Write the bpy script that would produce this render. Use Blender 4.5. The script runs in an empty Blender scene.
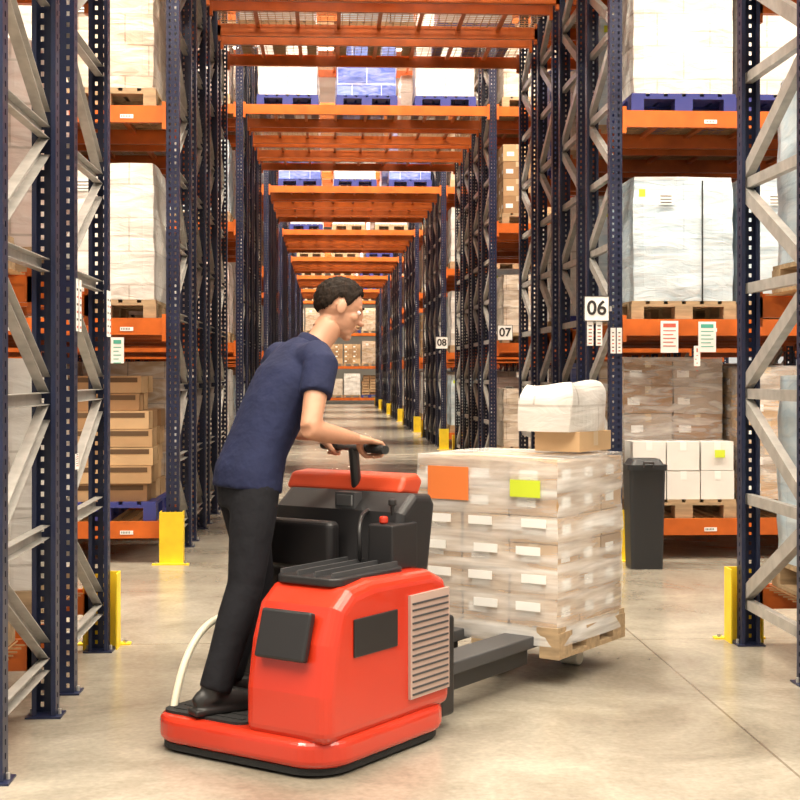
import bpy, math, random
from mathutils import Vector, Matrix, noise
random.seed(7)
scene = bpy.context.scene
COL = scene.collection

# ---------------------------------------------------------------- materials
MATS = {}
def mat(name, color, rough=0.5, metal=0.0, var=0.0, vscale=5.0, bump=0.0, bscale=60.0, coat=0.0, emit=None, estr=0.0, stretch=(1,1,1), spec=0.5):
    m = bpy.data.materials.new(name); m.use_nodes = True
    nt = m.node_tree; b = nt.nodes['Principled BSDF']
    b.inputs['Base Color'].default_value = (*color, 1)
    b.inputs['Roughness'].default_value = rough
    b.inputs['Metallic'].default_value = metal
    b.inputs['Coat Weight'].default_value = coat
    b.inputs['Specular IOR Level'].default_value = spec
    tc = nt.nodes.new('ShaderNodeTexCoord')
    mp = nt.nodes.new('ShaderNodeMapping'); mp.inputs['Scale'].default_value = stretch
    nt.links.new(tc.outputs['Object'], mp.inputs['Vector'])
    if var > 0:
        n = nt.nodes.new('ShaderNodeTexNoise'); n.inputs['Scale'].default_value = vscale
        n.inputs['Detail'].default_value = 5
        nt.links.new(mp.outputs['Vector'], n.inputs['Vector'])
        r = nt.nodes.new('ShaderNodeMapRange')
        r.inputs['From Min'].default_value = 0.3; r.inputs['From Max'].default_value = 0.7
        r.inputs['To Min'].default_value = 1 - var; r.inputs['To Max'].default_value = 1 + var
        nt.links.new(n.outputs['Fac'], r.inputs['Value'])
        mx = nt.nodes.new('ShaderNodeVectorMath'); mx.operation = 'SCALE'
        mx.inputs[0].default_value = color
        nt.links.new(r.outputs['Result'], mx.inputs['Scale'])
        nt.links.new(mx.outputs['Vector'], b.inputs['Base Color'])
    if bump > 0:
        n2 = nt.nodes.new('ShaderNodeTexNoise'); n2.inputs['Scale'].default_value = bscale
        nt.links.new(mp.outputs['Vector'], n2.inputs['Vector'])
        bp = nt.nodes.new('ShaderNodeBump'); bp.inputs['Strength'].default_value = bump
        bp.inputs['Distance'].default_value = 0.02
        nt.links.new(n2.outputs['Fac'], bp.inputs['Height'])
        nt.links.new(bp.outputs['Normal'], b.inputs['Normal'])
    if emit:
        b.inputs['Emission Color'].default_value = (*emit, 1)
        b.inputs['Emission Strength'].default_value = estr
    MATS[name] = m
    return m

mat('navy_steel', (0.010, 0.015, 0.044), 0.36, 0.0, 0.25, 4)
mat('galvanised', (0.42, 0.40, 0.37), 0.40, 0.35, 0.18, 12)
mat('orange_beam', (0.56, 0.118, 0.012), 0.38, 0.0, 0.2, 5)
mat('deck_wire', (0.50, 0.28, 0.13), 0.5, 0.2)
mat('guard_yellow', (0.82, 0.58, 0.02), 0.45, 0, 0.1, 8)
mat('wood', (0.40, 0.28, 0.16), 0.75, 0, 0.25, 6, stretch=(1,6,6))
mat('blue_plastic', (0.035, 0.045, 0.22), 0.45)
mat('carton_a', (0.42, 0.26, 0.13), 0.75, 0, 0.1, 4)
mat('carton_b', (0.52, 0.34, 0.18), 0.75, 0, 0.1, 4)
mat('carton_c', (0.33, 0.19, 0.09), 0.8, 0, 0.1, 4)
mat('carton_dark', (0.10, 0.055, 0.025), 0.85)
mat('carton_grey', (0.40, 0.32, 0.25), 0.6, 0, 0.12, 3)
mat('tape', (0.56, 0.42, 0.26), 0.3)
mat('white_box', (0.78, 0.76, 0.72), 0.45, 0, 0.05, 4)
mat('paper', (0.88, 0.87, 0.84), 0.6)
mat('ink', (0.02, 0.02, 0.02), 0.6)
mat('ink_red', (0.6, 0.12, 0.08), 0.6)
mat('ink_green', (0.08, 0.42, 0.32), 0.6)
mat('label_orange', (0.85, 0.22, 0.05), 0.5)
mat('label_lime', (0.62, 0.74, 0.04), 0.5)
mat('truck_red', (0.49, 0.028, 0.009), 0.27, 0, 0.04, 3, coat=0.4)
mat('truck_red_top', (0.54, 0.06, 0.02), 0.35)
mat('truck_black', (0.012, 0.011, 0.012), 0.42)
mat('truck_grey', (0.05, 0.05, 0.053), 0.45)
mat('grille', (0.50, 0.36, 0.31), 0.4, 0.2)
mat('rubber', (0.010, 0.010, 0.010), 0.8, 0, 0, 1, 0.3, 120)
mat('cream', (0.80, 0.74, 0.58), 0.4)
mat('steel', (0.45, 0.45, 0.46), 0.3, 0.9)
mat('skin', (0.46, 0.23, 0.14), 0.5, 0, 0.06, 12)
mat('lips', (0.36, 0.12, 0.10), 0.5)
mat('hair', (0.014, 0.008, 0.005), 0.7, 0, 0.5, 60, 0.5, 55, spec=0.15, stretch=(1,1,0.35))
mat('eye_white', (0.8, 0.78, 0.75), 0.2)
mat('eye_dark', (0.03, 0.02, 0.015), 0.15)
mat('shirt_navy', (0.013, 0.017, 0.050), 0.85, 0, 0.15, 9, 0.35, 22, spec=0.25)
mat('trousers', (0.008, 0.008, 0.011), 0.85, 0, 0.15, 9, 0.35, 18, spec=0.25)
mat('shoe', (0.014, 0.013, 0.013), 0.5)
mat('bin', (0.018, 0.020, 0.023), 0.45)
mat('ceiling_panel', (0.55, 0.55, 0.54), 0.7, 0, 0.05, 1)
mat('wall_paint', (0.30, 0.27, 0.23), 0.8, 0, 0.05, 1)
mat('lamp_glow', (1, 1, 1), 0.5, emit=(1.0, 0.93, 0.82), estr=12)

def wrap_mat(name, c1, c2, bw=0.42, bh=0.26, streak=0.14, c3=None):
    m = bpy.data.materials.new(name); m.use_nodes = True
    nt = m.node_tree; b = nt.nodes['Principled BSDF']
    uv = nt.nodes.new('ShaderNodeUVMap')
    br = nt.nodes.new('ShaderNodeTexBrick'); br.offset = 0.5
    br.inputs['Color1'].default_value = (*c1, 1); br.inputs['Color2'].default_value = (*(c3 or c1), 1)
    br.inputs['Mortar'].default_value = (*c2, 1)
    br.inputs['Scale'].default_value = 1; br.inputs['Mortar Size'].default_value = 0.008
    br.inputs['Mortar Smooth'].default_value = 0.6
    br.inputs['Brick Width'].default_value = bw; br.inputs['Row Height'].default_value = bh
    nt.links.new(uv.outputs[0], br.inputs['Vector'])
    mp = nt.nodes.new('ShaderNodeMapping'); mp.inputs['Scale'].default_value = (2.0, 7, 1); mp.inputs['Rotation'].default_value = (0, 0, 0.35)
    nt.links.new(uv.outputs[0], mp.inputs['Vector'])
    n = nt.nodes.new('ShaderNodeTexNoise'); n.inputs['Scale'].default_value = 2.0; n.inputs['Detail'].default_value = 7
    n.inputs['Distortion'].default_value = 1.2
    nt.links.new(mp.outputs['Vector'], n.inputs['Vector'])
    n3 = nt.nodes.new('ShaderNodeTexNoise'); n3.inputs['Scale'].default_value = 2.6; n3.inputs['Detail'].default_value = 3
    nt.links.new(uv.outputs[0], n3.inputs['Vector'])
    r3 = nt.nodes.new('ShaderNodeMapRange'); r3.inputs['From Min'].default_value = 0.35; r3.inputs['From Max'].default_value = 0.65
    r3.inputs['To Min'].default_value = 0.80; r3.inputs['To Max'].default_value = 1.1
    nt.links.new(n3.outputs['Fac'], r3.inputs['Value'])
    r = nt.nodes.new('ShaderNodeMapRange'); r.inputs['From Min'].default_value = 0.35; r.inputs['From Max'].default_value = 0.7
    r.inputs['To Min'].default_value = 0; r.inputs['To Max'].default_value = streak * 3
    nt.links.new(n.outputs['Fac'], r.inputs['Value'])
    mix = nt.nodes.new('ShaderNodeMix'); mix.data_type = 'RGBA'
    nt.links.new(r.outputs['Result'], mix.inputs['Factor'])
    sc = nt.nodes.new('ShaderNodeVectorMath'); sc.operation = 'SCALE'
    nt.links.new(br.outputs['Color'], sc.inputs[0]); nt.links.new(r3.outputs[0], sc.inputs['Scale'])
    nt.links.new(sc.outputs['Vector'], mix.inputs[6]); mix.inputs[7].default_value = (0.88, 0.87, 0.84, 1)
    nt.links.new(mix.outputs[2], b.inputs['Base Color'])
    b.inputs['Roughness'].default_value = 0.28
    bp = nt.nodes.new('ShaderNodeBump'); bp.inputs['Strength'].default_value = 0.5; bp.inputs['Distance'].default_value = 0.015
    nt.links.new(n.outputs['Fac'], bp.inputs['Height']); nt.links.new(bp.outputs['Normal'], b.inputs['Normal'])
    MATS[name] = m
wrap_mat('wrap_white', (0.72, 0.68, 0.63), (0.48, 0.43, 0.38))
wrap_mat('wrap_blue', (0.50, 0.65, 0.75), (0.42, 0.54, 0.64), 0.8, 0.55, c3=(0.70, 0.76, 0.78))
wrap_mat('wrap_pink', (0.72, 0.56, 0.50), (0.45, 0.33, 0.27), 0.3, 0.2)
wrap_mat('wrap_beige', (0.58, 0.47, 0.36), (0.36, 0.26, 0.18), 0.36, 0.24)
wrap_mat('wrap_deepblue', (0.07, 0.12, 0.50), (0.6, 0.62, 0.72), 0.4, 0.3, 0.08, c3=(0.14, 0.22, 0.6))
wrap_mat('wrap_kraft', (0.38, 0.25, 0.14), (0.18, 0.11, 0.06), 0.32, 0.22, 0.12, c3=(0.46, 0.31, 0.19))

def film_mat(name, lo, hi, sx=1.2, sy=6, dist=0.6):
    m = bpy.data.materials.new(name); m.use_nodes = True
    nt = m.node_tree; b = nt.nodes['Principled BSDF']; out = nt.nodes['Material Output']
    b.inputs['Base Color'].default_value = (0.93, 0.91, 0.88, 1); b.inputs['Roughness'].default_value = 0.2
    tr = nt.nodes.new('ShaderNodeBsdfTransparent'); mx = nt.nodes.new('ShaderNodeMixShader')
    uv = nt.nodes.new('ShaderNodeUVMap'); mp = nt.nodes.new('ShaderNodeMapping')
    mp.inputs['Scale'].default_value = (sx, sy, 1); mp.inputs['Rotation'].default_value = (0, 0, 0.12)
    n = nt.nodes.new('ShaderNodeTexNoise'); n.inputs['Scale'].default_value = 3; n.inputs['Detail'].default_value = 6; n.inputs['Distortion'].default_value = dist
    r = nt.nodes.new('ShaderNodeMapRange'); r.inputs['From Min'].default_value = 0.38; r.inputs['From Max'].default_value = 0.68
    r.inputs['To Min'].default_value = lo; r.inputs['To Max'].default_value = hi
    nt.links.new(uv.outputs[0], mp.inputs[0]); nt.links.new(mp.outputs[0], n.inputs['Vector']); nt.links.new(n.outputs['Fac'], r.inputs['Value'])
    nt.links.new(r.outputs[0], mx.inputs[0]); nt.links.new(tr.outputs[0], mx.inputs[1]); nt.links.new(b.outputs[0], mx.inputs[2])
    nt.links.new(mx.outputs[0], out.inputs['Surface'])
    bp = nt.nodes.new('ShaderNodeBump'); bp.inputs['Strength'].default_value = 0.6; bp.inputs['Distance'].default_value = 0.01
    nt.links.new(n.outputs['Fac'], bp.inputs['Height']); nt.links.new(bp.outputs['Normal'], b.inputs['Normal'])
    MATS[name] = m
film_mat('stretch_film', 0.08, 0.55)
film_mat('stretch_film_dense', 0.20, 0.82, 0.5, 5, 0.2)

def floor_mat():
    m = bpy.data.materials.new('concrete_floor'); m.use_nodes = True
    nt = m.node_tree; b = nt.nodes['Principled BSDF']
    tc = nt.nodes.new('ShaderNodeTexCoord')
    n = nt.nodes.new('ShaderNodeTexNoise'); n.inputs['Scale'].default_value = 1.1; n.inputs['Detail'].default_value = 10; n.inputs['Roughness'].default_value = 0.7; n.inputs['Distortion'].default_value = 0.5
    n2 = nt.nodes.new('ShaderNodeTexNoise'); n2.inputs['Scale'].default_value = 40; n2.inputs['Detail'].default_value = 4
    for x in (n, n2): nt.links.new(tc.outputs['Object'], x.inputs['Vector'])
    cr = nt.nodes.new('ShaderNodeValToRGB')
    cr.color_ramp.elements[0].position = 0.34; cr.color_ramp.elements[0].color = (0.195, 0.168, 0.130, 1)
    cr.color_ramp.elements[1].position = 0.64; cr.color_ramp.elements[1].color = (0.355, 0.322, 0.262, 1)
    nt.links.new(n.outputs['Fac'], cr.inputs[0])
    mx = nt.nodes.new('ShaderNodeMix'); mx.data_type = 'RGBA'; mx.blend_type = 'OVERLAY'; mx.inputs['Factor'].default_value = 0.25
    nt.links.new(cr.outputs[0], mx.inputs[6]); nt.links.new(n2.outputs['Fac'], mx.inputs[7])
    br = nt.nodes.new('ShaderNodeTexBrick'); br.offset = 0
    br.inputs['Color1'].default_value = (1, 1, 1, 1); br.inputs['Color2'].default_value = (1, 1, 1, 1); br.inputs['Mortar'].default_value = (0.6, 0.55, 0.5, 1)
    br.inputs['Scale'].default_value = 1; br.inputs['Brick Width'].default_value = 4.6; br.inputs['Row Height'].default_value = 8.2; br.inputs['Mortar Size'].default_value = 0.006
    mp = nt.nodes.new('ShaderNodeMapping'); mp.inputs['Location'].default_value = (2.9, 0.6, 0)
    nt.links.new(tc.outputs['Object'], mp.inputs[0]); nt.links.new(mp.outputs[0], br.inputs['Vector'])
    mu = nt.nodes.new('ShaderNodeMix'); mu.data_type = 'RGBA'; mu.blend_type = 'MULTIPLY'; mu.inputs['Factor'].default_value = 1
    nt.links.new(mx.outputs[2], mu.inputs[6]); nt.links.new(br.outputs['Color'], mu.inputs[7])
    nt.links.new(mu.outputs[2], b.inputs['Base Color'])
    r = nt.nodes.new('ShaderNodeMapRange'); r.inputs['To Min'].default_value = 0.12; r.inputs['To Max'].default_value = 0.32
    nt.links.new(n.outputs['Fac'], r.inputs['Value']); nt.links.new(r.outputs[0], b.inputs['Roughness'])
    MATS['concrete_floor'] = m
floor_mat()

# ---------------------------------------------------------------- mesh builder
class MB:
    def __init__(s): s.v = []; s.f = []; s.m = []; s.names = []
    def mi(s, n):
        if n not in s.names: s.names.append(n)
        return s.names.index(n)
    def quad(s, pts, m):
        i = len(s.v); s.v += [tuple(p) for p in pts]; s.f.append(tuple(range(i, i + len(pts)))); s.m.append(s.mi(m))
    def box(s, a, b, m, M=None):
        x0, y0, z0 = a; x1, y1, z1 = b
        c = [Vector(p) for p in ((x0,y0,z0),(x1,y0,z0),(x1,y1,z0),(x0,y1,z0),(x0,y0,z1),(x1,y0,z1),(x1,y1,z1),(x0,y1,z1))]
        if M: c = [M @ p for p in c]
        i = len(s.v); s.v += [tuple(p) for p in c]; k = s.mi(m)
        for q in ((0,3,2,1),(4,5,6,7),(0,1,5,4),(1,2,6,5),(2,3,7,6),(3,0,4,7)):
            s.f.append(tuple(i + j for j in q)); s.m.append(k)
    def bar(s, p0, p1, w, h, m, up=(1,0,0), channel=False):
        p0 = Vector(p0); p1 = Vector(p1); d = p1 - p0; L = d.length; z = d.normalized()
        x = Vector(up); x = (x - z * x.dot(z)).normalized(); y = z.cross(x)
        M = Matrix((x, y, z)).transposed().to_4x4(); M.translation = p0
        if not channel: s.box((-w/2, -h/2, 0), (w/2, h/2, L), m, M)
        else:
            t = 0.004
            s.box((-w/2, -h/2, 0), (-w/2 + t, h/2, L), m, M)
            s.box((-w/2 + t, -h/2, 0), (w/2, -h/2 + t, L), m, M)
            s.box((-w/2 + t, h/2 - t, 0), (w/2, h/2, L), m, M)
    def cyl(s, p0, p1, r, m, n=16, r1=None):
        p0 = Vector(p0); p1 = Vector(p1); z = (p1 - p0).normalized(); r1 = r if r1 is None else r1
        x = z.orthogonal().normalized(); y = z.cross(x); i = len(s.v); k = s.mi(m)
        for p, rr in ((p0, r), (p1, r1)):
            for a in range(n):
                t = 2*math.pi*a/n; s.v.append(tuple(p + (x*math.cos(t) + y*math.sin(t))*rr))
        for a in range(n):
            b = (a+1) % n; s.f.append((i+a, i+b, i+n+b, i+n+a)); s.m.append(k)
        s.f.append(tuple(i+a for a in reversed(range(n)))); s.m.append(k)
        s.f.append(tuple(i+n+a for a in range(n))); s.m.append(k)
    def prism(s, outline, z0, z1, m, top_scale=1.0, c=(0,0)):
        i = len(s.v); n = len(outline); k = s.mi(m)
        for x, y in outline: s.v.append((x, y, z0))
        for x, y in outline: s.v.append((c[0]+(x-c[0])*top_scale, c[1]+(y-c[1])*top_scale, z1))
        for a in range(n):
            b = (a+1) % n; s.f.append((i+a, i+b, i+n+b, i+n+a)); s.m.append(k)
        s.f.append(tuple(i+a for a in reversed(range(n)))); s.m.append(k)
        s.f.append(tuple(i+n+a for a in range(n))); s.m.append(k)
    def mesh(s, name):
        me = bpy.data.meshes.new(name); me.from_pydata(s.v, [], s.f)
        for n in s.names: me.materials.append(MATS[n])
        me.polygons.foreach_set('material_index', s.m)
        uvl = me.uv_layers.new(name='UVMap')
        for p in me.polygons:
            n = p.normal; ax = max(range(3), key=lambda q: abs(n[q]))
            for li in p.loop_indices:
                co = me.vertices[me.loops[li].vertex_index].co
                uvl.data[li].uv = (co.y + 0.13, co.z) if ax == 0 else ((co.x, co.z) if ax == 1 else (co.x, co.y))
        me.update()
        return me

def obj(name, me, loc=(0,0,0), rot=0, parent=None):
    o = bpy.data.objects.new(name, me); o.location = loc; o.rotation_euler = (0, 0, rot)
    COL.objects.link(o)
    if parent: o.parent = parent
    return o
def empty(name, loc=(0,0,0), rot=0):
    o = bpy.data.objects.new(name, None); o.location = loc; o.rotation_euler = (0,0,rot); o.empty_display_size = 0.2
    COL.objects.link(o); return o
def rrect(x0, y0, x1, y1, r, n=6):
    out = []
    for cx, cy, a0 in ((x1-r, y0+r, -90), (x1-r, y1-r, 0), (x0+r, y1-r, 90), (x0+r, y0+r, 180)):
        for k in range(n+1):
            a = math.radians(a0 + 90*k/n); out.append((cx + r*math.cos(a), cy + r*math.sin(a)))
    return out

# ---------------------------------------------------------------- room
XL, XR = -14.0, 15.0
mb = MB(); mb.box((XL, -4, -0.2), (XR, 82, 0), 'concrete_floor'); obj('floor', mb.mesh('floor'))
mb = MB(); mb.box((XL, -4, 10.0), (XR, 82, 10.2), 'ceiling_panel')
obj('ceiling', mb.mesh('ceiling'))
mb = MB(); mb.box((XL, 82, 0), (XR, 82.2, 10.0), 'wall_paint'); obj('wall_back', mb.mesh('wall_back'))

# ---------------------------------------------------------------- rack
D = 1.05; HR = 8.6; LV = [0.32, 1.89, 3.53, 5.13, 6.75]
XA, XB, BAY = -1.2, 2.26, 2.8
UW, UD = 0.10, 0.085
def holed(mb, org, aw, width, cols, hw=0.018, hh=0.027, pitch=0.05, z1=HR):
    org = Vector(org); aw = Vector(aw)
    xs = [0]
    for c in cols: xs += [c - hw/2, c + hw/2]
    xs.append(width)
    def q(a, b, za, zb): mb.quad([org + aw*a + Vector((0,0,za)), org + aw*b + Vector((0,0,za)), org + aw*b + Vector((0,0,zb)), org + aw*a + Vector((0,0,zb))], 'navy_steel')
    for i in range(len(xs)-1):
        if i % 2 == 0: q(xs[i], xs[i+1], 0, z1)
        else:
            n = int(z1/pitch)
            for k in range(n):
                q(xs[i], xs[i+1], k*pitch, (k+1)*pitch - hh)
def upright(mb, x, y, sgn):
    yy = y; dy = UD*sgn
    holed(mb, (x-UW/2, yy, 0), (1,0,0), UW, [0.028, 0.072], hw=0.014, hh=0.021)
    holed(mb, (x-UW/2, yy, 0), (0,sgn,0), UD, [0.045], hw=0.014, hh=0.021)
    holed(mb, (x+UW/2, yy, 0), (0,sgn,0), UD, [0.045], hw=0.014, hh=0.021)
    for xx, d in ((x-UW/2, 0.02), (x+UW/2, -0.02)):
        mb.quad([(xx, yy+dy, 0), (xx+d, yy+dy, 0), (xx+d, yy+dy, HR), (xx, yy+dy, HR)], 'navy_steel')
    mb.box((x-0.075, min(yy-0.02*sgn, yy+dy+0.02*sgn), 0), (x+0.075, max(yy-0.02*sgn, yy+dy+0.02*sgn), 0.008), 'navy_steel')
    for bx in (-0.06, 0.06): mb.cyl((x+bx, yy+dy*0.5, 0.008), (x+bx, yy+dy*0.5, 0.03), 0.008, 'galvanised', 6)
def frame(mb, x):
    upright(mb, x, 0, 1); upright(mb, x, D, -1)
    ya, yb = 0.05, D-0.05; p = 0.565; z = 0.22; k = 0
    while z < HR - 0.1:
        mb.bar((x, ya, z), (x, yb, z), 0.04, 0.055, 'galvanised', channel=True)
        if z + p < HR:
            a, b = (z+0.06, z+p-0.06)
            if k % 2 == 0: mb.bar((x-0.005, ya, b), (x-0.005, yb, a), 0.045, 0.075, 'galvanised', channel=True)
            else: mb.bar((x-0.005, ya, a), (x-0.005, yb, b), 0.045, 0.075, 'galvanised', channel=True)
        z += p; k += 1
def shelf(mb, x0, x1, z):
    for y, s in ((-0.012, 1), (D+0.012, -1)):
        y0, y1 = sorted((y, y + 0.05*s))
        mb.box((x0, y0, z-0.13), (x1, y1, z-0.02), 'orange_beam')
        yi0, yi1 = sorted((y, y + 0.028*s))
        mb.box((x0, yi0, z-0.02), (x1, yi1, z), 'orange_beam')
        for xe in (x0, x1):
            e0, e1 = (xe, xe+0.03) if xe == x0 else (xe-0.03, xe)
            ya, yb = sorted((y - 0.006*s, y + 0.05*s))
            mb.box((e0, ya, z-0.18), (e1, yb, z+0.03), 'orange_beam')
    n = int((x1-x0)/0.45)
    for i in range(1, n+1):
        xx = x0 + (x1-x0)*i/(n+1)
        mb.box((xx-0.02, 0.03, z-0.045), (xx+0.02, D-0.03, z-0.018), 'orange_beam')
    nw = int((x1-x0)/0.075)
    for i in range(1, nw):
        xx = x0 + (x1-x0)*i/nw
        mb.box((xx-0.003, 0.016, z-0.009), (xx+0.003, D-0.016, z-0.003), 'deck_wire')
    for i in range(1, 14):
        yy = D*i/14
        mb.box((x0+0.03, yy-0.003, z-0.016), (x1-0.03, yy+0.003, z-0.009), 'deck_wire')
mb = MB()
NB = 2
for i in range(NB+1):
    frame(mb, XA - BAY*i); frame(mb, XB + BAY*i)
for z in LV:
    for i in range(NB):
        shelf(mb, XA - BAY*(i+1) + UW/2, XA - BAY*i - UW/2, z)
        shelf(mb, XB + BAY*i + UW/2, XB + BAY*(i+1) - UW/2, z)
    if z > 5: shelf(mb, XA+UW/2, XB-UW/2, z)
RACK = mb.mesh('pallet_rack')
mb = MB()
for i in range(5): frame(mb, -5.8 + BAY*i)
for z in LV:
    for i in range(4): shelf(mb, -5.8+BAY*i+UW/2, -5.8+BAY*(i+1)-UW/2, z)
RACK_END = mb.mesh('pallet_rack_end')

YA = [5.02, 6.42]
ROWS = {'A': YA}
for r, y in zip('BCDEFGH', [10.9, 19.1, 27.3, 35.5, 43.7, 51.9, 60.1]):
    ROWS[r] = [y + 1.4*i for i in range(4)]
for r, ys in ROWS.items():
    for y in ys: obj('pallet_rack', RACK, (0, y, 0))
obj('pallet_rack', RACK_END, (0, 69.5, 0))

# column guards
mb = MB()
mb.box((-0.09, -0.075, 0), (0.09, -0.067, 0.40), 'guard_yellow')
mb.box((-0.09, -0.067, 0), (-0.082, 0.05, 0.40), 'guard_yellow')
mb.box((0.082, -0.067, 0), (0.09, 0.05, 0.40), 'guard_yellow')
mb.box((-0.14, -0.13, 0), (0.14, -0.075, 0.01), 'guard_yellow')
for x in (-0.11, 0.11): mb.cyl((x, -0.1, 0.01), (x, -0.1, 0.025), 0.012, 'steel', 6)
GUARD = mb.mesh('column_guard')
for r, ys in ROWS.items():
    for x in (XA, XB):
        obj('column_guard', GUARD, (x, ys[0]-0.03, 0), 0) if r != 'A' else None
        obj('column_guard', GUARD, (x, ys[-1]+D+0.03, 0), math.pi)

# ---------------------------------------------------------------- pallet loads
def pallet(mb, w, d, m, z=0.0):
    for x in (-w/2+0.05, 0, w/2-0.05):
        hw = 0.05 if x else 0.07
        mb.box((x-hw, -d/2, z), (x+hw, d/2, z+0.022), m)
        for y in (-d/2+0.07, 0, d/2-0.07):
            mb.box((x-hw, y-0.07, z+0.022), (x+hw, y+0.07, z+0.10), m)
    for y in (-d/2+0.07, 0, d/2-0.07): mb.box((-w/2, y-0.07, z+0.10), (w/2, y+0.07, z+0.12), m)
    n = 6
    for i in range(n):
        x = -w/2 + 0.06 + (w-0.12)*i/(n-1)
        mb.box((x-0.055, -d/2, z+0.12), (x+0.055, d/2, z+0.144), m)
def soft_box(mb, a, b, m, n=9, amp=0.012, seed=0, taper=0.03):
    a = Vector(a); b = Vector(b); c = (a+b)/2; h = (b-a)/2
    def disp(p):
        q = Vector(((p.x-c.x)/h.x, (p.y-c.y)/h.y, (p.z-c.z)/h.z))
        nz = noise.noise_vector(p*3.2 + Vector((seed*7.1, 3, 1)))
        t = 1 - taper*max(0, q.z)**3
        k = 0.004*math.sin(p.z*23 + p.x*6 + seed)
        cr = 1 - 0.03*(abs(q.x)*abs(q.y))**6
        return Vector((c.x + (p.x-c.x)*t*cr + nz.x*amp + k*q.x, c.y + (p.y-c.y)*t*cr + nz.y*amp + k*q.y, p.z + (nz.z*amp if q.z > -0.95 else 0)))
    for ax in range(3):
        u, v = [i for i in range(3) if i != ax]
        for s in (-1, 1):
            if ax == 2 and s == -1: continue
            for i in range(n):
                for j in range(n):
                    pts = []
                    for di, dj in ((0,0),(1,0),(1,1),(0,1)):
                        p = Vector((0,0,0)); p[ax] = c[ax] + s*h[ax]
                        p[u] = a[u] + (b[u]-a[u])*(i+di)/n; p[v] = a[v] + (b[v]-a[v])*(j+dj)/n
                        pts.append(disp(p))
                    flip = (s == 1) == (ax == 1)
                    mb.quad(pts[::-1] if flip else pts, m)
def cartons(mb, a, b, nx, ny, nz, mats, jit=0.006, tape='tape', label=True, seed=0, drop=0.0, handholes=False):
    R = random.Random(seed); sx = (b[0]-a[0])/nx; sy = (b[1]-a[1])/ny; sz = (b[2]-a[2])/nz
    for k in range(nz):
        for i in range(nx):
            for j in range(ny):
                if 0 < k and 0 < i < nx-1 and 0 < j < ny-1 and k < nz-1: continue
                if k >= nz-2 and R.random() < drop: continue
                g = 0.003 + R.random()*jit; ox = (R.random()-.5)*jit; oy = (R.random()-.5)*jit
                p = (a[0]+i*sx+g+ox, a[1]+j*sy+g+oy, a[2]+k*sz); q = (a[0]+(i+1)*sx-g+ox, a[1]+(j+1)*sy-g+oy, a[2]+(k+1)*sz-0.004)
                mb.box(p, q, R.choice(mats))
                cx = (p[0]+q[0])/2; cz = (p[2]+q[2])/2; cy = (p[1]+q[1])/2
                if handholes and j == 0:
                    mb.box((p[0]+0.03, p[1]-0.0015, q[2]-0.05), (q[0]-0.03, p[1]-0.0005, q[2]-0.012), 'carton_dark')
                if tape:
                    for y in (p[1]-0.0015, q[1]+0.0015):
                        if (j == 0 and y < cy) or (j == ny-1 and y > cy):
                            mb.quad([(cx-0.025,y,q[2]-0.07),(cx+0.025,y,q[2]-0.07),(cx+0.025,y,q[2]),(cx-0.025,y,q[2])], tape)
                    mb.quad([(cx-0.025,p[1],q[2]+0.0015),(cx+0.025,p[1],q[2]+0.0015),(cx+0.025,q[1],q[2]+0.0015),(cx-0.025,q[1],q[2]+0.0015)], tape)
                if label and j == 0:
                    lx = p[0] + 0.03 + R.random()*0.04; lz = p[2] + sz*0.3
                    lw = min(0.1, sx*0.4); lh = min(0.06, sz*0.35)
                    mb.quad([(lx,p[1]-0.002,lz),(lx+lw,p[1]-0.002,lz),(lx+lw,p[1]-0.002,lz+lh),(lx,p[1]-0.002,lz+lh)], 'paper')
                if label and i in (0, nx-1):
                    xx = p[0]-0.002 if i == 0 else q[0]+0.002
                    ly = p[1] + 0.04; lz = p[2] + sz*0.3
                    mb.quad([(xx,ly,lz),(xx,ly+0.09,lz),(xx,ly+0.09,lz+0.05),(xx,ly,lz+0.05)], 'paper')
BR = ['carton_a','carton_b','carton_c']
W, DP = 0.84, 0.98
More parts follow.
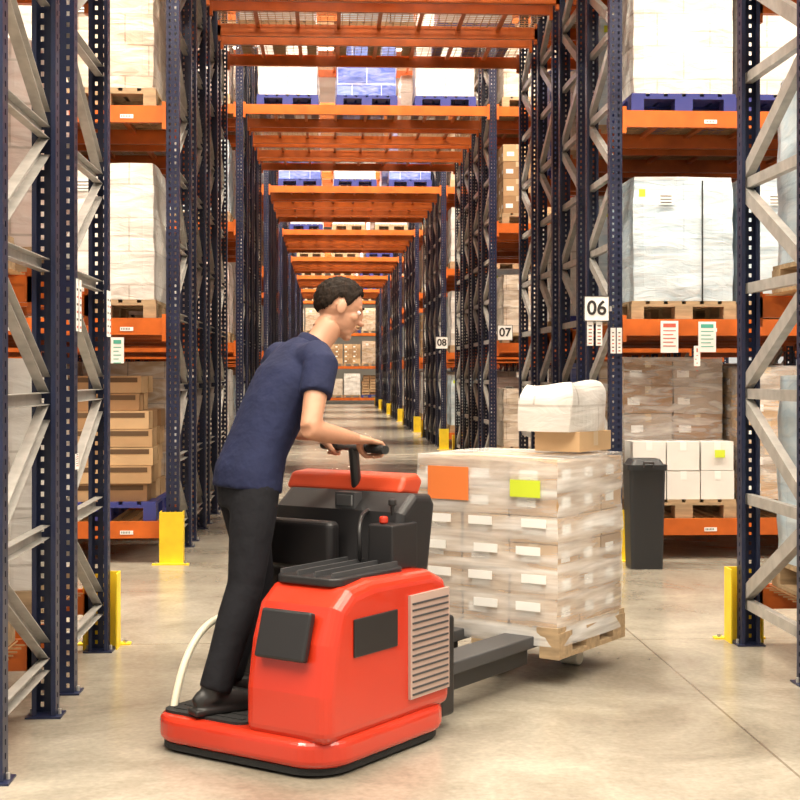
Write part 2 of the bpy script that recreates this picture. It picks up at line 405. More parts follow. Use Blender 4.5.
def mk_load(kind, h, seed=0, pm='wood', strap=False):
    mb = MB(); pallet(mb, W, DP, pm); a = (-W/2+0.01, -DP/2+0.01, 0.146); b = (W/2-0.01, DP/2-0.01, 0.146+h)
    if kind.startswith('wrap'):
        soft_box(mb, a, b, kind, seed=seed)
        z = b[2]-0.22
        mb.box((-0.2, a[1]-0.014, z), (-0.2+0.12, a[1]-0.010, z+0.09), 'paper')
        for q in range(3): mb.box((-0.19, a[1]-0.016, z+0.015+q*0.025), (-0.10, a[1]-0.013, z+0.021+q*0.025), 'ink')
        if strap:
            mb.box((0.14, a[1]-0.017, a[2]), (0.152, a[1]-0.012, b[2]-0.03), 'ink')
            mb.box((-0.36, a[1]-0.017, b[2]-0.16), (-0.31, a[1]-0.012, b[2]-0.10), 'label_lime')
    elif kind == 'cartons': cartons(mb, a, b, 2, 3, max(3, int(h/0.22)), BR, seed=seed)
    elif kind == 'cartons_film':
        cartons(mb, a, b, 2, 3, max(3, int(h/0.2)), ['carton_b','carton_grey'], seed=seed)
        soft_box(mb, (a[0]-0.012, a[1]-0.012, a[2]), (b[0]+0.012, b[1]+0.012, b[2]+0.01), 'stretch_film', seed=seed, amp=0.004, taper=0.0)
    elif kind == 'loose':
        cartons(mb, a, (b[0]-0.02, b[1], 0.146+h*0.72), 2, 3, 5, BR, jit=0.03, label=False, seed=seed, tape=None, handholes=True)
        cartons(mb, (a[0]+0.05, a[1]+0.05, 0.146+h*0.72), (b[0]-0.10, b[1]-0.1, b[2]), 2, 3, 2, BR, jit=0.04, label=False, seed=seed+1, drop=0.25, tape=None, handholes=True)
    elif kind == 'mixed':
        cartons(mb, (a[0], a[1]+0.34, a[2]), b, 2, 2, 5, ['carton_grey','carton_c'], seed=seed, label=True)
        soft_box(mb, (a[0]-0.01, a[1]+0.33, a[2]), (b[0]+0.01, b[1]+0.01, b[2]+0.01), 'stretch_film', seed=seed, amp=0.003, taper=0)
        cartons(mb, a, (b[0], a[1]+0.32, a[2]+0.46), 3, 1, 2, ['white_box'], seed=seed, tape='paper', label=False)
        mb.box((0.25, a[1]-0.005, a[2]+0.33), (0.33, a[1]-0.001, a[2]+0.39), 'label_lime')
    elif kind == 'white': cartons(mb, a, b, 2, 3, max(2, int(h/0.27)), ['white_box','white_box','paper'], seed=seed, tape='paper', label=False)
    return mb.mesh('pallet_load_' + kind)
L = {
 'ww': mk_load('wrap_white', 1.06, 1, 'wood'), 'ww2': mk_load('wrap_white', 1.18, 4, 'blue_plastic'),
 'wb': mk_load('wrap_blue', 0.98, 2, 'wood', True), 'wp': mk_load('wrap_pink', 0.95, 3), 'wg': mk_load('wrap_beige', 0.8, 5),
 'wd': mk_load('wrap_deepblue', 1.1, 6, 'blue_plastic'), 'wk': mk_load('wrap_kraft', 1.1, 7),
 'ca': mk_load('cartons', 0.95, 8), 'cf': mk_load('cartons_film', 1.05, 9), 'lo': mk_load('loose', 0.98, 10, 'blue_plastic'),
 'mi': mk_load('mixed', 1.12, 11), 'wh': mk_load('white', 0.85, 12),
}
NM = {'ww':'shrink_wrapped_pallet','ww2':'shrink_wrapped_pallet','wb':'shrink_wrapped_pallet','wp':'shrink_wrapped_pallet','wg':'shrink_wrapped_pallet',
 'wd':'shrink_wrapped_pallet','wk':'shrink_wrapped_pallet','ca':'pallet_of_cartons','cf':'pallet_of_cartons','lo':'pallet_of_cartons','mi':'pallet_of_mixed_cartons','wh':'pallet_of_white_boxes'}
def put(k, x, y, z, parent=None): obj(NM[k] if not parent else 'load', L[k], (x, y + D/2, z), 0, parent)
CXL = [XA-0.55, XA-1.43, XA-2.31]; CXR = [XB+0.55, XB+1.43, XB+2.31]
yB = 10.9
for ks, z in ((['lo','cf','ww'], LV[0]), (['ww','wb','wp'], LV[1]), (['wg','ww','wk'], LV[2]), (['ww2','wb','ww'], LV[3])):
    for k, x in zip(ks, CXL): put(k, x, yB, z)
for ks, z in ((['mi','cf','wk'], LV[0]), (['wb','wb','ww'], LV[1]), (['ww2','ww2','wd'], LV[2]), (['ww','wp','ww'], LV[3])):
    for k, x in zip(ks, CXR): put(k, x, yB, z)
for ks, z in ((['ww','wh'], LV[0]), (['wp','ca'], LV[1]), (['ww','wg'], LV[2])):
    for k, x in zip(ks, CXL): put(k, x, YA[1], z); put('wg' if k == 'wp' else k, x, YA[0], z)
for ks, z in ((['wb','ww'], LV[0]), (['wb','wb'], LV[1]), (['wb','ww'], LV[2])):
    for k, x in zip(ks, CXR): put(k, x, YA[1], z)
R = random.Random(3)
pool = ['ww','ww','ww2','wb','wp','wg','wg','wd','wk','wk','ca','cf','wh','ww']
for r, ys in ROWS.items():
    if r == 'A': continue
    grp = empty('stored_pallet_loads', (0, 0, 0))
    for ri, y in enumerate(ys):
        if r == 'B' and ri == 0: 
            for i, k in enumerate(['ww','wd','wb']): put(k, 0.53 + (i-1)*1.08, y, LV[3], grp)
            continue
        for li, z in enumerate(LV[:4]):
            far = r in 'FGH'
            for side in (CXL, CXR):
                for bi in range(1 if (far or ri in (1,2)) else 2):
                    for xi, x in enumerate(side):
                        if far and xi > 1: continue
                        if ri in (1, 2) and xi > 1: continue
                        if R.random() < 0.12: continue
                        xx = x - BAY*bi if side is CXL else x + BAY*bi
                        put(R.choice(pool), xx, y, z, grp)
        tri = {'C': ['ww2','wd','ww2'], 'D': ['wd','ww2','wd'], 'E': ['ww2','ww','wp']}.get(r, ['ww','wb','ww2'])
        if ri in (0, 3):
            for i, k in enumerate(tri): put(k, 0.53 + (i-1)*1.08, y, LV[3], grp)
grp = empty('stored_pallet_loads')
for z in LV[:4]:
    for bi in range(4):
        for o_ in (-0.88, 0, 0.88): put(R.choice(['wk','ca','wg','wp','cf','ww','lo']), -5.8 + BAY*(bi+0.5) + o_, 69.5, z, grp)

# ---------------------------------------------------------------- signs & labels
def text(s, size, loc, parent, m='ink'):
    cu = bpy.data.curves.new('lettering', 'FONT'); cu.body = s; cu.size = size; cu.align_x = 'CENTER'; cu.align_y = 'CENTER'
    cu.extrude = 0.0006; cu.offset = size*0.02; cu.materials.append(MATS[m])
    o = bpy.data.objects.new('lettering', cu); COL.objects.link(o); o.parent = parent
    o.location = loc; o.rotation_euler = (math.pi/2, 0, 0); return o
def aisle_sign(s, x, y, z, w, brx):
    e = empty('aisle_number_sign', (x, y, z))
    mb = MB(); mb.box((-w/2, -0.004, -w/2), (w/2, 0.0, w/2), 'paper'); 
    a, b = sorted((0, brx)); mb.box((a, 0.0, -0.02), (b, 0.012, 0.02), 'galvanised')
    for t in ((-w/2, w/2, -w/2, -w/2+0.006), (-w/2, w/2, w/2-0.006, w/2)): mb.box((t[0], -0.006, t[2]), (t[1], -0.004, t[3]), 'ink')
    for t in (-w/2, w/2-0.006): mb.box((t, -0.006, -w/2+0.006), (t+0.006, -0.004, w/2-0.006), 'ink')
    obj('board', mb.mesh('board'), parent=e)
    text(s, w*0.78, (0, -0.006, 0), e)
    return e
aisle_sign('06', 2.10, yB-0.035, 1.97, 0.20, 0.12)
aisle_sign('07', 2.42, 19.1-0.035, 2.03, 0.21, -0.12)
aisle_sign('08', 2.22, 27.3-0.035, 2.08, 0.24, 0.06)
def notice(x, y, z, w, h, c):
    mb = MB(); mb.box((-w/2, 0, -h/2), (w/2, 0.003, h/2), 'paper')
    mb.box((-w/2+0.02, -0.001, h/2-0.05), (w/2-0.02, 0, h/2-0.02), c)
    for i in range(5): mb.box((-w/2+0.02, -0.001, h/2-0.08-i*0.03), (w/2-0.02-0.02*(i%2), 0, h/2-0.073-i*0.03), c)
    obj('paper_notice', mb.mesh('paper_notice'), (x, y, z))
notice(2.68, yB-0.022, 1.75, 0.14, 0.25, 'ink_red'); notice(2.98, yB-0.022, 1.75, 0.14, 0.24, 'ink_green'); notice(2.90, yB-0.02, 1.60, 0.05, 0.16, 'ink_red')
notice(-1.62, yB-0.022, 1.64, 0.10, 0.2, 'ink_green')
def tag(x, y, z, w, h, rot=0):
    mb = MB(); mb.box((-w/2, -0.003, 0), (w/2, 0, h), 'paper')
    for i in range(6): mb.box((-w/2+0.012, -0.004, 0.015+i*h/7), (w/2-0.012, -0.003, 0.015+i*h/7+h/24), 'ink' if i % 2 else 'ink_red')
    obj('location_label', mb.mesh('location_label'), (x, y, z), rot)
tag(2.235, yB-0.008, 1.62, 0.04, 0.2); tag(2.285, yB-0.008, 1.62, 0.04, 0.2); tag(2.05, yB-0.03, 1.68, 0.05, 0.19); tag(2.12, yB-0.03, 1.68, 0.05, 0.19)
for i, yy in enumerate((YA[1]+0.05, YA[1]+0.13, YA[1]+0.94, YA[1]+1.01)):
    tag(XA+UW/2+0.003, yy, 1.65, 0.05, 0.24, math.pi/2)
tag(XA+UW/2+0.003, YA[1]+0.04, 1.02, 0.07, 0.07, math.pi/2)
for x in CXR[:2] + CXL[:2]:
    for z in LV[:3]:
        mb = MB(); mb.box((-0.05, -0.002, 0), (0.05, 0, 0.03), 'paper')
        for q in range(6): mb.box((-0.04+q*0.012, -0.003, 0.008), (-0.04+q*0.012+0.005, -0.002, 0.024), 'ink')
        obj('location_label', mb.mesh('location_label'), (x+0.2, yB-0.013, z-0.1))

# waste bin
mb = MB()
mb.prism(rrect(-0.12, -0.12, 0.12, 0.12, 0.03), 0.0, 0.74, 'bin', 1.14)
mb.prism(rrect(-0.15, -0.15, 0.15, 0.15, 0.04), 0.74, 0.78, 'bin')
mb.prism(rrect(-0.13, -0.13, 0.13, 0.13, 0.04), 0.78, 0.82, 'bin', 0.8)
mb.cyl((-0.04, -0.16, 0.80), (0.04, -0.16, 0.80), 0.01, 'truck_grey')
mb.box((-0.04, -0.165, 0.76), (-0.03, -0.15, 0.80), 'truck_grey'); mb.box((0.03, -0.165, 0.76), (0.04, -0.15, 0.80), 'truck_grey')
obj('waste_bin', mb.mesh('waste_bin'), (2.38, 10.45, 0))

# ---------------------------------------------------------------- pallet truck
TR = math.radians(53); TO = Vector((-0.34, 5.22, 0))
truck = empty('ride_on_pallet_truck', TO, TR)
def part(name, mb, bevel=0.0, seg=3, smooth=False, parent=truck):
    o = obj(name, mb.mesh(name), parent=parent)
    if bevel:
        md = o.modifiers.new('bevel', 'BEVEL'); md.width = bevel; md.segments = seg; md.limit_method = 'ANGLE'; md.angle_limit = math.radians(50)
    if smooth:
        for p in o.data.polygons: p.use_smooth = True
    return o
def hull_outline(x0, x1, y0, y1, r): return rrect(x0, y0, x1, y1, r, 8)
mb = MB(); mb.prism(hull_outline(-0.02, 0.86, -0.43, 0.46, 0.16), 0.035, 0.14, 'truck_red'); part('chassis_skirt', mb, 0.03, 4)
mb = MB(); mb.prism(hull_outline(-0.005, 0.84, -0.41, 0.445, 0.15), 0.012, 0.036, 'rubber'); part('bumper_strip', mb)
mb = MB(); mb.prism(rrect(0.03, -0.01, 0.50, 0.42, 0.06), 0.134, 0.15, 'rubber')
for i in range(7): mb.box((0.07+i*0.06, 0.03, 0.15), (0.09+i*0.06, 0.38, 0.153), 'rubber')
part('platform_mat', mb)
def profile_y(mb, prof, y0, y1, m):
    i = len(mb.v); n = len(prof); k = mb.mi(m)
    for x, z in prof: mb.v.append((x, y0, z))
    for x, z in prof: mb.v.append((x, y1, z))
    for a in range(n):
        b = (a+1) % n; mb.f.append((i+a, i+n+a, i+n+b, i+b)); mb.m.append(k)
    mb.f.append(tuple(i+a for a in range(n))); mb.m.append(k)
    mb.f.append(tuple(i+n+a for a in reversed(range(n)))); mb.m.append(k)
prof = [(0.0,0.12),(0.84,0.12),(0.84,0.58),(0.80,0.64),(0.70,0.68),(0.30,0.69),(0.16,0.67),(0.08,0.61),(0.03,0.48),(0.0,0.30)]
mb = MB(); profile_y(mb, prof, -0.42, -0.03, 'truck_red'); part('motor_hood', mb, 0.05, 5)
prof = [(0.52,0.12),(0.85,0.12),(0.85,0.62),(0.82,0.66),(0.60,0.66),(0.55,0.58)]
mb = MB(); profile_y(mb, prof, -0.05, 0.45, 'truck_black'); part('front_cowl', mb, 0.03, 4)
mb = MB(); mb.prism(rrect(0.14, -0.36, 0.60, -0.06, 0.05), 0.67, 0.702, 'truck_black'); part('hood_tray', mb, 0.008)
mb = MB()
for i in range(4): mb.box((0.16, -0.33+i*0.08, 0.702), (0.58, -0.32+i*0.08, 0.72), 'truck_grey')
part('tray_ribs', mb)
mb = MB()
mb.box((-0.004, -0.33, 0.40), (0.03, -0.10, 0.58), 'truck_black', Matrix.Rotation(0.28, 4, 'Y') @ Matrix.Translation((-0.135,0,0.0)))
part('rear_panel', mb, 0.01)
mb = MB(); mb.box((0.52, -0.432, 0.20), (0.80, -0.419, 0.60), 'grille')
for i in range(15): mb.box((0.532, -0.436, 0.213+i*0.025), (0.788, -0.431, 0.220+i*0.025), 'truck_grey')
part('vent_grille', mb)
mb = MB(); mb.box((0.16, -0.428, 0.42), (0.44, -0.419, 0.56), 'truck_black'); part('side_panel', mb, 0.004)
mb = MB(); prof = [(0.60,0.64),(0.86,0.64),(0.91,0.92),(0.88,0.96),(0.76,0.97),(0.66,0.90)]
profile_y(mb, prof, -0.30, 0.36, 'truck_black'); part('control_console', mb, 0.03, 4)
mb = MB(); prof = [(0.76,0.965),(0.90,0.945),(0.94,1.01),(0.90,1.04),(0.80,1.035)]
profile_y(mb, prof, -0.22, 0.38, 'truck_red_top'); part('console_cap', mb, 0.02, 4)
mb = MB(); mb.box((0.665, -0.06, 0.90), (0.72, 0.04, 0.97), 'truck_grey'); mb.box((0.661, -0.05, 0.915), (0.666, 0.03, 0.96), 'steel'); part('display', mb, 0.004)
mb = MB()
mb.box((0.56, -0.32, 0.68), (0.74, -0.20, 0.86), 'truck_black'); mb.cyl((0.60, -0.25, 0.86), (0.60, -0.25, 0.89), 0.018, 'truck_red'); mb.cyl((0.67, -0.25, 0.86), (0.66, -0.25, 0.93), 0.009, 'truck_black'); mb.cyl((0.66, -0.25, 0.925), (0.66, -0.25, 0.955), 0.017, 'truck_black')
part('lever_box', mb, 0.008)
mb = MB(); mb.box((0.53, -0.04, 0.66), (0.60, 0.40, 0.86), 'truck_black'); part('knee_pad', mb, 0.025, 4)
def tubecurve(name, pts, r, m, order=3):
    c = bpy.data.curves.new(name,'CURVE'); c.dimensions='3D'; sp = c.splines.new('NURBS'); sp.points.add(len(pts)-1)
    for p, q in zip(sp.points, pts): p.co = (*q, 1)
    sp.use_endpoint_u = True; sp.order_u = order; c.bevel_depth = r; c.use_fill_caps = True; c.materials.append(MATS[m])
    o = bpy.data.objects.new(name, c); COL.objects.link(o); o.parent = truck
tubecurve('grab_rail', [(0.54,0.42,0.40),(0.46,0.43,0.46),(0.32,0.43,0.44),(0.22,0.43,0.36),(0.14,0.42,0.24),(0.10,0.41,0.135)], 0.015, 'cream')
tubecurve('cable', [(0.68,-0.12,0.90),(0.56,-0.16,0.90),(0.50,-0.20,0.80),(0.54,-0.18,0.72),(0.58,-0.14,0.69)], 0.009, 'truck_black', 4)
FZ = 0.175
mb = MB(); mb.box((0.85, -0.36, 0.05), (0.96, 0.36, 0.46), 'truck_black'); mb.box((0.96, -0.30, 0.10), (1.0, 0.30, 0.34), 'truck_grey')
mb.box((0.90, -0.30, 0.46), (0.94, 0.30, 0.56), 'truck_grey'); part('fork_carriage', mb, 0.015)
def fork(y, n):
    mb = MB()
    out = [(0.96, y-0.085), (2.44, y-0.08), (2.56, y-0.045), (2.58, y), (2.56, y+0.045), (2.44, y+0.08), (0.96, y+0.085)]
    mb.prism(out, FZ, FZ+0.055, 'truck_grey')
    mb.box((1.0, y-0.06, 0.10), (1.78, y+0.06, FZ), 'truck_black')
    mb.bar((2.20, y, FZ+0.005), (2.34, y, 0.045), 0.05, 0.05, 'steel', up=(0,1,0))
    mb.cyl((2.34, y-0.05, 0.042), (2.34, y+0.05, 0.042), 0.041, 'cream', 18)
    part('fork_%d' % n, mb, 0.006, 2)
fork(-0.19, 1); fork(0.19, 2)
mb = MB()
for x, y in ((0.12,-0.3),(0.12,0.3),(0.7,-0.3),(0.7,0.3)): mb.cyl((x, y-0.04, 0.0535), (x, y+0.04, 0.0535), 0.053, 'rubber', 20)
part('wheels', mb)

# carried load
load = empty('pallet_load_on_forks', TO, TR)
lw, ll = 0.80, 0.72; x0 = 1.80; z0 = FZ + 0.057 - 0.10
pm = MB(); pallet(pm, lw, ll, 'wood')
obj('pallet', pm.mesh('pallet'), (x0+ll/2, 0, z0), math.pi/2, load)
ct = z0 + 0.146
pm = MB(); c0 = (-lw/2+0.01, -ll/2+0.01, 0); c1 = (lw/2-0.01, ll/2-0.01, 0.77)
cartons(pm, c0, c1, 3, 3, 6, ['carton_b','carton_b','carton_a'], seed=5)
obj('cartons', pm.mesh('cartons'), (x0+ll/2, 0, ct), -math.pi/2, load)
pm = MB(); soft_box(pm, (c0[0]-0.012, c0[1]-0.012, -0.09), (c1[0]+0.012, c1[1]+0.012, 0.785), 'stretch_film_dense', n=12, amp=0.005, taper=0.0, seed=2)
pm.box((c0[0]+0.08, c0[1]-0.024, 0.57), (c0[0]+0.31, c0[1]-0.020, 0.73), 'label_orange')
pm.box((c0[0]+0.54, c0[1]-0.024, 0.60), (c0[0]+0.70, c0[1]-0.020, 0.68), 'label_lime')
for i, z in enumerate((0.07, 0.2, 0.33, 0.46)):
    for j in range(3):
        xx = c0[0] + 0.05 + j*0.26 + 0.03*((i+j)%2)
        pm.box((xx, c0[1]-0.022, z), (xx+0.13, c0[1]-0.019, z+0.04), 'paper')
obj('stretch_wrap', pm.mesh('stretch_wrap'), (x0+ll/2, 0, ct), -math.pi/2, load)
pm = MB(); tz = ct + 0.80
cartons(pm, (2.10, -0.36, tz), (2.46, -0.10, tz+0.10), 1, 1, 1, ['carton_b'], label=False)
soft_box(pm, (2.06, -0.33, tz+0.097), (2.44, -0.02, tz+0.32), 'wrap_white', n=12, amp=0.05, taper=0.16, seed=4)
obj('top_packages', pm.mesh('top_packages'), parent=load)

# ---------------------------------------------------------------- operator
def loft_into(mb, pts, rads, m, side=(0,1,0), n=20):
    pts = [Vector(p) for p in pts]; side = Vector(side); rings = []
    k = mb.mi(m)
    for i, p in enumerate(pts):
        t = (pts[min(i+1, len(pts)-1)] - pts[max(i-1, 0)]).normalized()
        s = (side - t*side.dot(t)).normalized(); f = t.cross(s)
        a, b = rads[i] if isinstance(rads[i], tuple) else (rads[i], rads[i])
        base = len(mb.v)
        for j in range(n):
            th = 2*math.pi*j/n; mb.v.append(tuple(p + s*a*math.cos(th) + f*b*math.sin(th)))
        rings.append(base)
    for r0, r1 in zip(rings[:-1], rings[1:]):
        for j in range(n):
            q = (j+1) % n; mb.f.append((r0+j, r0+q, r1+q, r1+j)); mb.m.append(k)
    mb.f.append(tuple(rings[0]+j for j in reversed(range(n)))); mb.m.append(k)
    mb.f.append(tuple(rings[-1]+j for j in range(n))); mb.m.append(k)
def ellipsoid(mb, c, r, m, M=None, nu=20, nv=12):
    i0 = len(mb.v); k = mb.mi(m); c = Vector(c)
    def P(p):
        return tuple((M @ p) if M else p)
    mb.v.append(P(c + Vector((0,0,-r[2]))))
    for a in range(1, nv):
        ph = -math.pi/2 + math.pi*a/nv
        for b in range(nu):
            th = 2*math.pi*b/nu
            mb.v.append(P(c + Vector((r[0]*math.cos(ph)*math.cos(th), r[1]*math.cos(ph)*math.sin(th), r[2]*math.sin(ph)))))
    mb.v.append(P(c + Vector((0,0,r[2])))); top = len(mb.v)-1
    for b in range(nu):
        q = (b+1) % nu
        mb.f.append((i0, i0+1+q, i0+1+b)); mb.m.append(k)
        mb.f.append((top, top-nu+b, top-nu+q)); mb.m.append(k)
        for a in range(nv-2):
            s = i0+1+a*nu; mb.f.append((s+b, s+q, s+nu+q, s+nu+b)); mb.m.append(k)
def remeshed(name, mb, vox, smooth_it, parent, matname):
    o = obj(name, mb.mesh(name), parent=parent)
    md = o.modifiers.new('remesh', 'REMESH'); md.mode = 'VOXEL'; md.voxel_size = vox; md.use_smooth_shade = True
    sm = o.modifiers.new('smooth', 'SMOOTH'); sm.factor = 0.5; sm.iterations = smooth_it
    return o
PF = math.radians(30)
PP = (-0.44, 5.53, 0.153)
man = empty('truck_operator', PP, PF)
hipR, hipL = (0.14,-0.075,0.87), (0.14,0.075,0.87)
kR, kL = (0.08,-0.10,0.48), (0.23,0.10,0.49)
aR, aL = (-0.05,-0.10,0.09), (0.10,0.10,0.09)
shR, shL = (0.375,-0.18,1.36), (0.375,0.18,1.36)
eR, eL = (0.265,-0.28,1.085), (0.33,0.265,1.085)
wR, wL = (0.53,-0.185,1.04), (0.55,0.195,1.04)
BARX, BARZ = 0.63, 0.995
def mid(a, b, t): return tuple(Vector(a).lerp(Vector(b), t))
mb = MB()
loft_into(mb, [(0.14,0,0.84),(0.18,0,1.00),(0.28,0,1.21),(0.375,0,1.36),(0.435,0,1.41)], [(0.105,0.07),(0.11,0.075),(0.15,0.10),(0.13,0.08),(0.06,0.06)], 'skin')
loft_into(mb, [(0.405,0,1.36),(0.475,0,1.445),(0.525,0,1.51)], [(0.062,0.062),(0.054,0.056),(0.056,0.058)], 'skin')
for sh, e, w in ((shR,eR,wR),(shL,eL,wL)):
    loft_into(mb, [sh, mid(sh,e,0.35), mid(sh,e,0.85), e], [0.055,0.050,0.042,0.040], 'skin')
    loft_into(mb, [mid(e,w,-0.06), mid(e,w,0.25), mid(e,w,0.7), w, mid(e,w,1.06)], [0.036,0.043,0.034,(0.029,0.024),(0.030,0.022)], 'skin')
for h, k, a in ((hipR,kR,aR),(hipL,kL,aL)):
    loft_into(mb, [h, mid(h,k,0.5), k, mid(k,a,0.35), a], [0.060,0.060,0.05,0.05,0.036], 'skin')
remeshed('body', mb, 0.010, 6, man, 'skin')
mb = MB()
loft_into(mb, [(0.135,0,0.84),(0.145,0,0.91),(0.18,0,1.01),(0.25,0,1.15),(0.315,0,1.27),(0.385,0,1.365),(0.42,0,1.405)],
          [(0.172,0.132),(0.170,0.130),(0.156,0.118),(0.168,0.122),(0.182,0.120),(0.165,0.095),(0.085,0.078)], 'shirt_navy')
for sh, e, sg in ((shR,eR,-1),(shL,eL,1)):
    loft_into(mb, [(0.355, 0.08*sg, 1.35), (0.37,0.15*sg,1.365), mid(sh,e,0.08), mid(sh,e,0.30), mid(sh,e,0.52)], [0.07,0.075,0.072,0.068,0.066], 'shirt_navy', side=(1,0,0))
remeshed('polo_shirt', mb, 0.009, 6, man, 'shirt')
mb = MB()
loft_into(mb, [(0.415,0,1.395),(0.445,0,1.435)], [(0.078,0.074),(0.066,0.066)], 'shirt_navy'); part('collar', mb, 0.004, 2, True, man)
mb = MB()
loft_into(mb, [(0.14,0,0.95),(0.14,0,0.86),(0.135,0,0.77)], [(0.145,0.105),(0.158,0.116),(0.148,0.108)], 'trousers')
for h, k, a in ((hipR,kR,aR),(hipL,kL,aL)):
    loft_into(mb, [h, mid(h,k,0.3), mid(h,k,0.7), k, mid(k,a,0.3), mid(k,a,0.7), mid(k,a,1.02)], [0.096,0.093,0.081,0.072,0.073,0.065,0.064], 'trousers', side=(0,1,0))
remeshed('trousers', mb, 0.010, 6, man, 'trousers')
mb = MB()
for a in (aR, aL):
    x, y = a[0], a[1]
    loft_into(mb, [(x-0.085,y,0.035),(x-0.06,y,0.045),(x+0.0,y,0.055),(x+0.08,y,0.045),(x+0.15,y,0.035),(x+0.185,y,0.028)], [(0.022,0.030),(0.036,0.044),(0.040,0.054),(0.047,0.044),(0.043,0.034),(0.022,0.022)], 'shoe')
    loft_into(mb, [(x-0.01,y,0.05),(x-0.01,y,0.12)], [0.047,0.047], 'shoe')
    mb.box((x-0.10,y-0.042,0.0),(x+0.19,y+0.042,0.022),'shoe')
remeshed('safety_shoes', mb, 0.007, 3, man, 'shoe')
HM = Matrix.Translation((0.56,0,1.565)) @ Matrix.Rotation(math.radians(22), 4, 'Y') @ Matrix.Rotation(math.radians(-20), 4, 'Z')
mb = MB()
ellipsoid(mb, (-0.008,0,0.030), (0.098,0.078,0.092), 'skin', HM)
ellipsoid(mb, (0.020,0,-0.020), (0.070,0.064,0.088), 'skin', HM)
ellipsoid(mb, (0.038,0,-0.072), (0.046,0.042,0.034), 'skin', HM)
ellipsoid(mb, (0.066,0,-0.094), (0.020,0.022,0.018), 'skin', HM)
ellipsoid(mb, (0.080,0,0.032), (0.014,0.046,0.010), 'skin', HM)
ellipsoid(mb, (0.094,0,0.004), (0.013,0.010,0.028), 'skin', HM)
ellipsoid(mb, (0.105,0,-0.022), (0.016,0.014,0.011), 'skin', HM)
ellipsoid(mb, (0.088,0,-0.050), (0.011,0.024,0.007), 'skin', HM)
ellipsoid(mb, (0.086,0,-0.061), (0.011,0.020,0.007), 'skin', HM)
for s in (-1, 1):
    ellipsoid(mb, (0.058,0.040*s,-0.016), (0.024,0.022,0.022), 'skin', HM)
    ellipsoid(mb, (-0.004,0.079*s,-0.002), (0.020,0.009,0.031), 'skin', HM)
loft_into(mb, [tuple(HM @ Vector((-0.03,0,-0.11))), tuple(HM @ Vector((-0.01,0,-0.03)))], [0.055,0.05], 'skin')
remeshed('head', mb, 0.004, 3, man, 'skin')
mb = MB()
for s in (-1, 1):
    ellipsoid(mb, (0.074,0.031*s,0.012), (0.013,0.014,0.009), 'eye_white', HM)
    ellipsoid(mb, (0.084,0.031*s,0.012), (0.005,0.006,0.006), 'eye_dark', HM)
    ellipsoid(mb, (0.089,0.032*s,0.034), (0.006,0.020,0.004), 'hair', HM)
ellipsoid(mb, (0.0945,0,-0.0555), (0.006,0.022,0.0025), 'lips', HM)
part('eyes_and_mouth', mb, smooth=True, parent=man)
mb = MB(); k = mb.mi('hair'); nu, nv = 96, 48; idx = {}
def hair_lim(th):
    a = abs(((th + math.pi) % (2*math.pi)) - math.pi)
    pts = [(0, 0.56), (0.6, 0.55), (0.9, 0.34), (1.1, 0.10), (1.25, -0.22), (1.38, -0.20), (1.50, 0.06), (1.80, 0.0), (1.95, -0.35), (2.3, -0.62), (math.pi, -0.72)]
    for (a0, v0), (a1, v1) in zip(pts[:-1], pts[1:]):
        if a <= a1: return v0 + (v1-v0)*(a-a0)/(a1-a0) + 0.03*math.sin(a*37)
    return -0.7
for b in range(nu):
    th = 2*math.pi*b/nu; ph0 = math.asin(hair_lim(th))
    for a in range(nv+1):
        ph = ph0 + (math.pi/2 - ph0)*a/nv
        d = Vector((math.cos(ph)*math.cos(th), math.cos(ph)*math.sin(th), math.sin(ph)))
        top = max(0, d.z)
        tuft = 0.05*noise.noise(Vector((d.x*6, d.y*16, d.z*6))) + 0.03*noise.noise(Vector((d.x*14, d.y*34, d.z*12)))
        rr = (1 + tuft + 0.03*top*(0.5+0.5*math.cos(th))) * (0.94 + 0.06*min(1, a/5))
        idx[a,b] = len(mb.v); mb.v.append(tuple(HM @ Vector((-0.010 + 0.108*d.x*rr, 0.086*d.y*rr, 0.034 + 0.105*d.z*rr))))
for a in range(nv):
    for b in range(nu):
        q = (b+1) % nu; mb.f.append((idx[a,b], idx[a,q], idx[a+1,q], idx[a+1,b])); mb.m.append(k)
o = part('hair', mb, smooth=True, parent=man)
md = o.modifiers.new('solid', 'SOLIDIFY'); md.thickness = 0.014; md.offset = -1
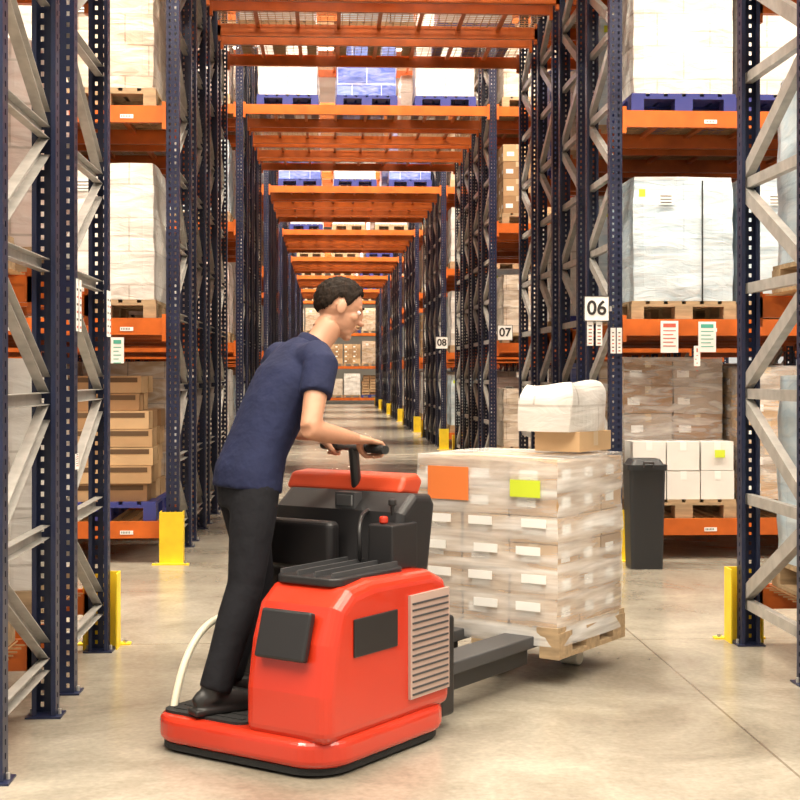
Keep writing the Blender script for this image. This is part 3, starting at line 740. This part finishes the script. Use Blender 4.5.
def hand(w, yc, sg, name):
    mb = MB(); bx, bz = BARX, BARZ
    kn = (bx-0.030, yc, bz+0.036)
    loft_into(mb, [mid(w,kn,-0.1), mid(w,kn,0.35), mid(w,kn,0.8), kn], [(0.026,0.020),(0.036,0.019),(0.043,0.016),(0.040,0.013)], 'skin')
    for i, (off, ln) in enumerate(((-0.033,0.92),(-0.011,1.05),(0.011,1.0),(0.033,0.85))):
        y = yc + off*(-sg)
        R_ = 0.029*ln + 0.002
        pts = [(bx-0.034, y, bz+0.034)]
        for ang in (100, 60, 20, -25, -65, -105):
            t = math.radians(ang); pts.append((bx + R_*math.cos(t), y, bz + R_*math.sin(t)))
        if ln < 0.95: pts = pts[:-1]
        n_ = len(pts); loft_into(mb, pts, [0.0105 - 0.0028*j/(n_-1) for j in range(n_)], 'skin', n=12)
        ellipsoid(mb, pts[1], (0.0105,0.0105,0.0105), 'skin', nu=12, nv=8)
        ellipsoid(mb, pts[-1], (0.0082,0.0082,0.0082), 'skin', nu=12, nv=8)
    yi = yc - sg*0.040
    tp = [mid(w,kn,0.35), (bx-0.045, yi, bz+0.008), (bx-0.030, yi-sg*0.006, bz-0.014), (bx-0.012, yi-sg*0.004, bz-0.030), (bx+0.010, yi, bz-0.031)]
    loft_into(mb, tp, [0.016,0.015,0.0125,0.0115,0.009], 'skin', n=12)
    ellipsoid(mb, tp[-1], (0.009,0.009,0.009), 'skin', nu=12, nv=8)
    remeshed(name, mb, 0.003, 3, man, 'skin')
hand(wR, -0.165, -1, 'hand_right'); hand(wL, 0.175, 1, 'hand_left')
Mman = Matrix.Translation(PP) @ Matrix.Rotation(PF, 4, 'Z')
Mt = (Matrix.Translation(TO) @ Matrix.Rotation(TR, 4, 'Z')).inverted() @ Mman
def TL(p): return tuple(Mt @ Vector(p))
mb = MB()
mb.cyl(TL((BARX,-0.25,BARZ)), TL((BARX,-0.10,BARZ)), 0.018, 'rubber'); mb.cyl(TL((BARX,0.11,BARZ)), TL((BARX,0.25,BARZ)), 0.018, 'rubber')
mb.cyl(TL((BARX,-0.10,BARZ)), TL((BARX,0.11,BARZ)), 0.015, 'truck_grey')
cpt = Vector(TL((BARX,0,BARZ)))
mb.cyl(tuple(cpt), (cpt.x+0.03, cpt.y, 0.93), 0.022, 'truck_black')
part('handlebar', mb)

# ---------------------------------------------------------------- lights
def lamp(y, x0=-9, x1=10, power=900, z=9.3):
    e = empty('ceiling_light', ((x0+x1)/2, y, z))
    mb = MB()
    hx = (x1-x0)/2
    mb.box((-hx, -0.12, 0.06), (hx, 0.12, 0.12), 'ceiling_panel')
    mb.box((-hx, -0.09, 0.0), (hx, 0.09, 0.06), 'lamp_glow')
    for x in (-hx*0.8, 0, hx*0.8): mb.cyl((x, 0, 0.12), (x, 0, 0.70), 0.01, 'galvanised', 6)
    obj('fixture', mb.mesh('fixture'), parent=e)
    ld = bpy.data.lights.new('light', 'AREA'); ld.shape = 'RECTANGLE'; ld.size = x1-x0; ld.size_y = 0.5; ld.energy = power; ld.color = (1.0, 0.90, 0.74)
    lo = bpy.data.objects.new('light', ld); COL.objects.link(lo); lo.parent = e; lo.location = (0, 0, -0.03)
lamp(9.1, power=3000); lamp(3.2, power=2300); lamp(0.0, power=2300)
for y in (17.6, 25.8, 34.0, 42.2, 50.4, 58.6, 67.2): lamp(y, power=3100)

w = bpy.data.worlds.new('World'); scene.world = w; w.use_nodes = True
bg = w.node_tree.nodes['Background']; bg.inputs['Color'].default_value = (1.0, 0.94, 0.85, 1); bg.inputs['Strength'].default_value = 0.7

# ---------------------------------------------------------------- camera
cd = bpy.data.cameras.new('camera'); cd.sensor_width = 36; cd.lens = 63; cd.shift_y = -25/800; cd.clip_end = 300
cam = bpy.data.objects.new('camera', cd); COL.objects.link(cam)
cam.location = (0, 0, 1.45); cam.rotation_euler = (math.pi/2, 0, -math.atan(72/1400))
scene.camera = cam
scene.view_settings.view_transform = 'Standard'
scene.view_settings.look = 'None'
scene.view_settings.exposure = 0.0
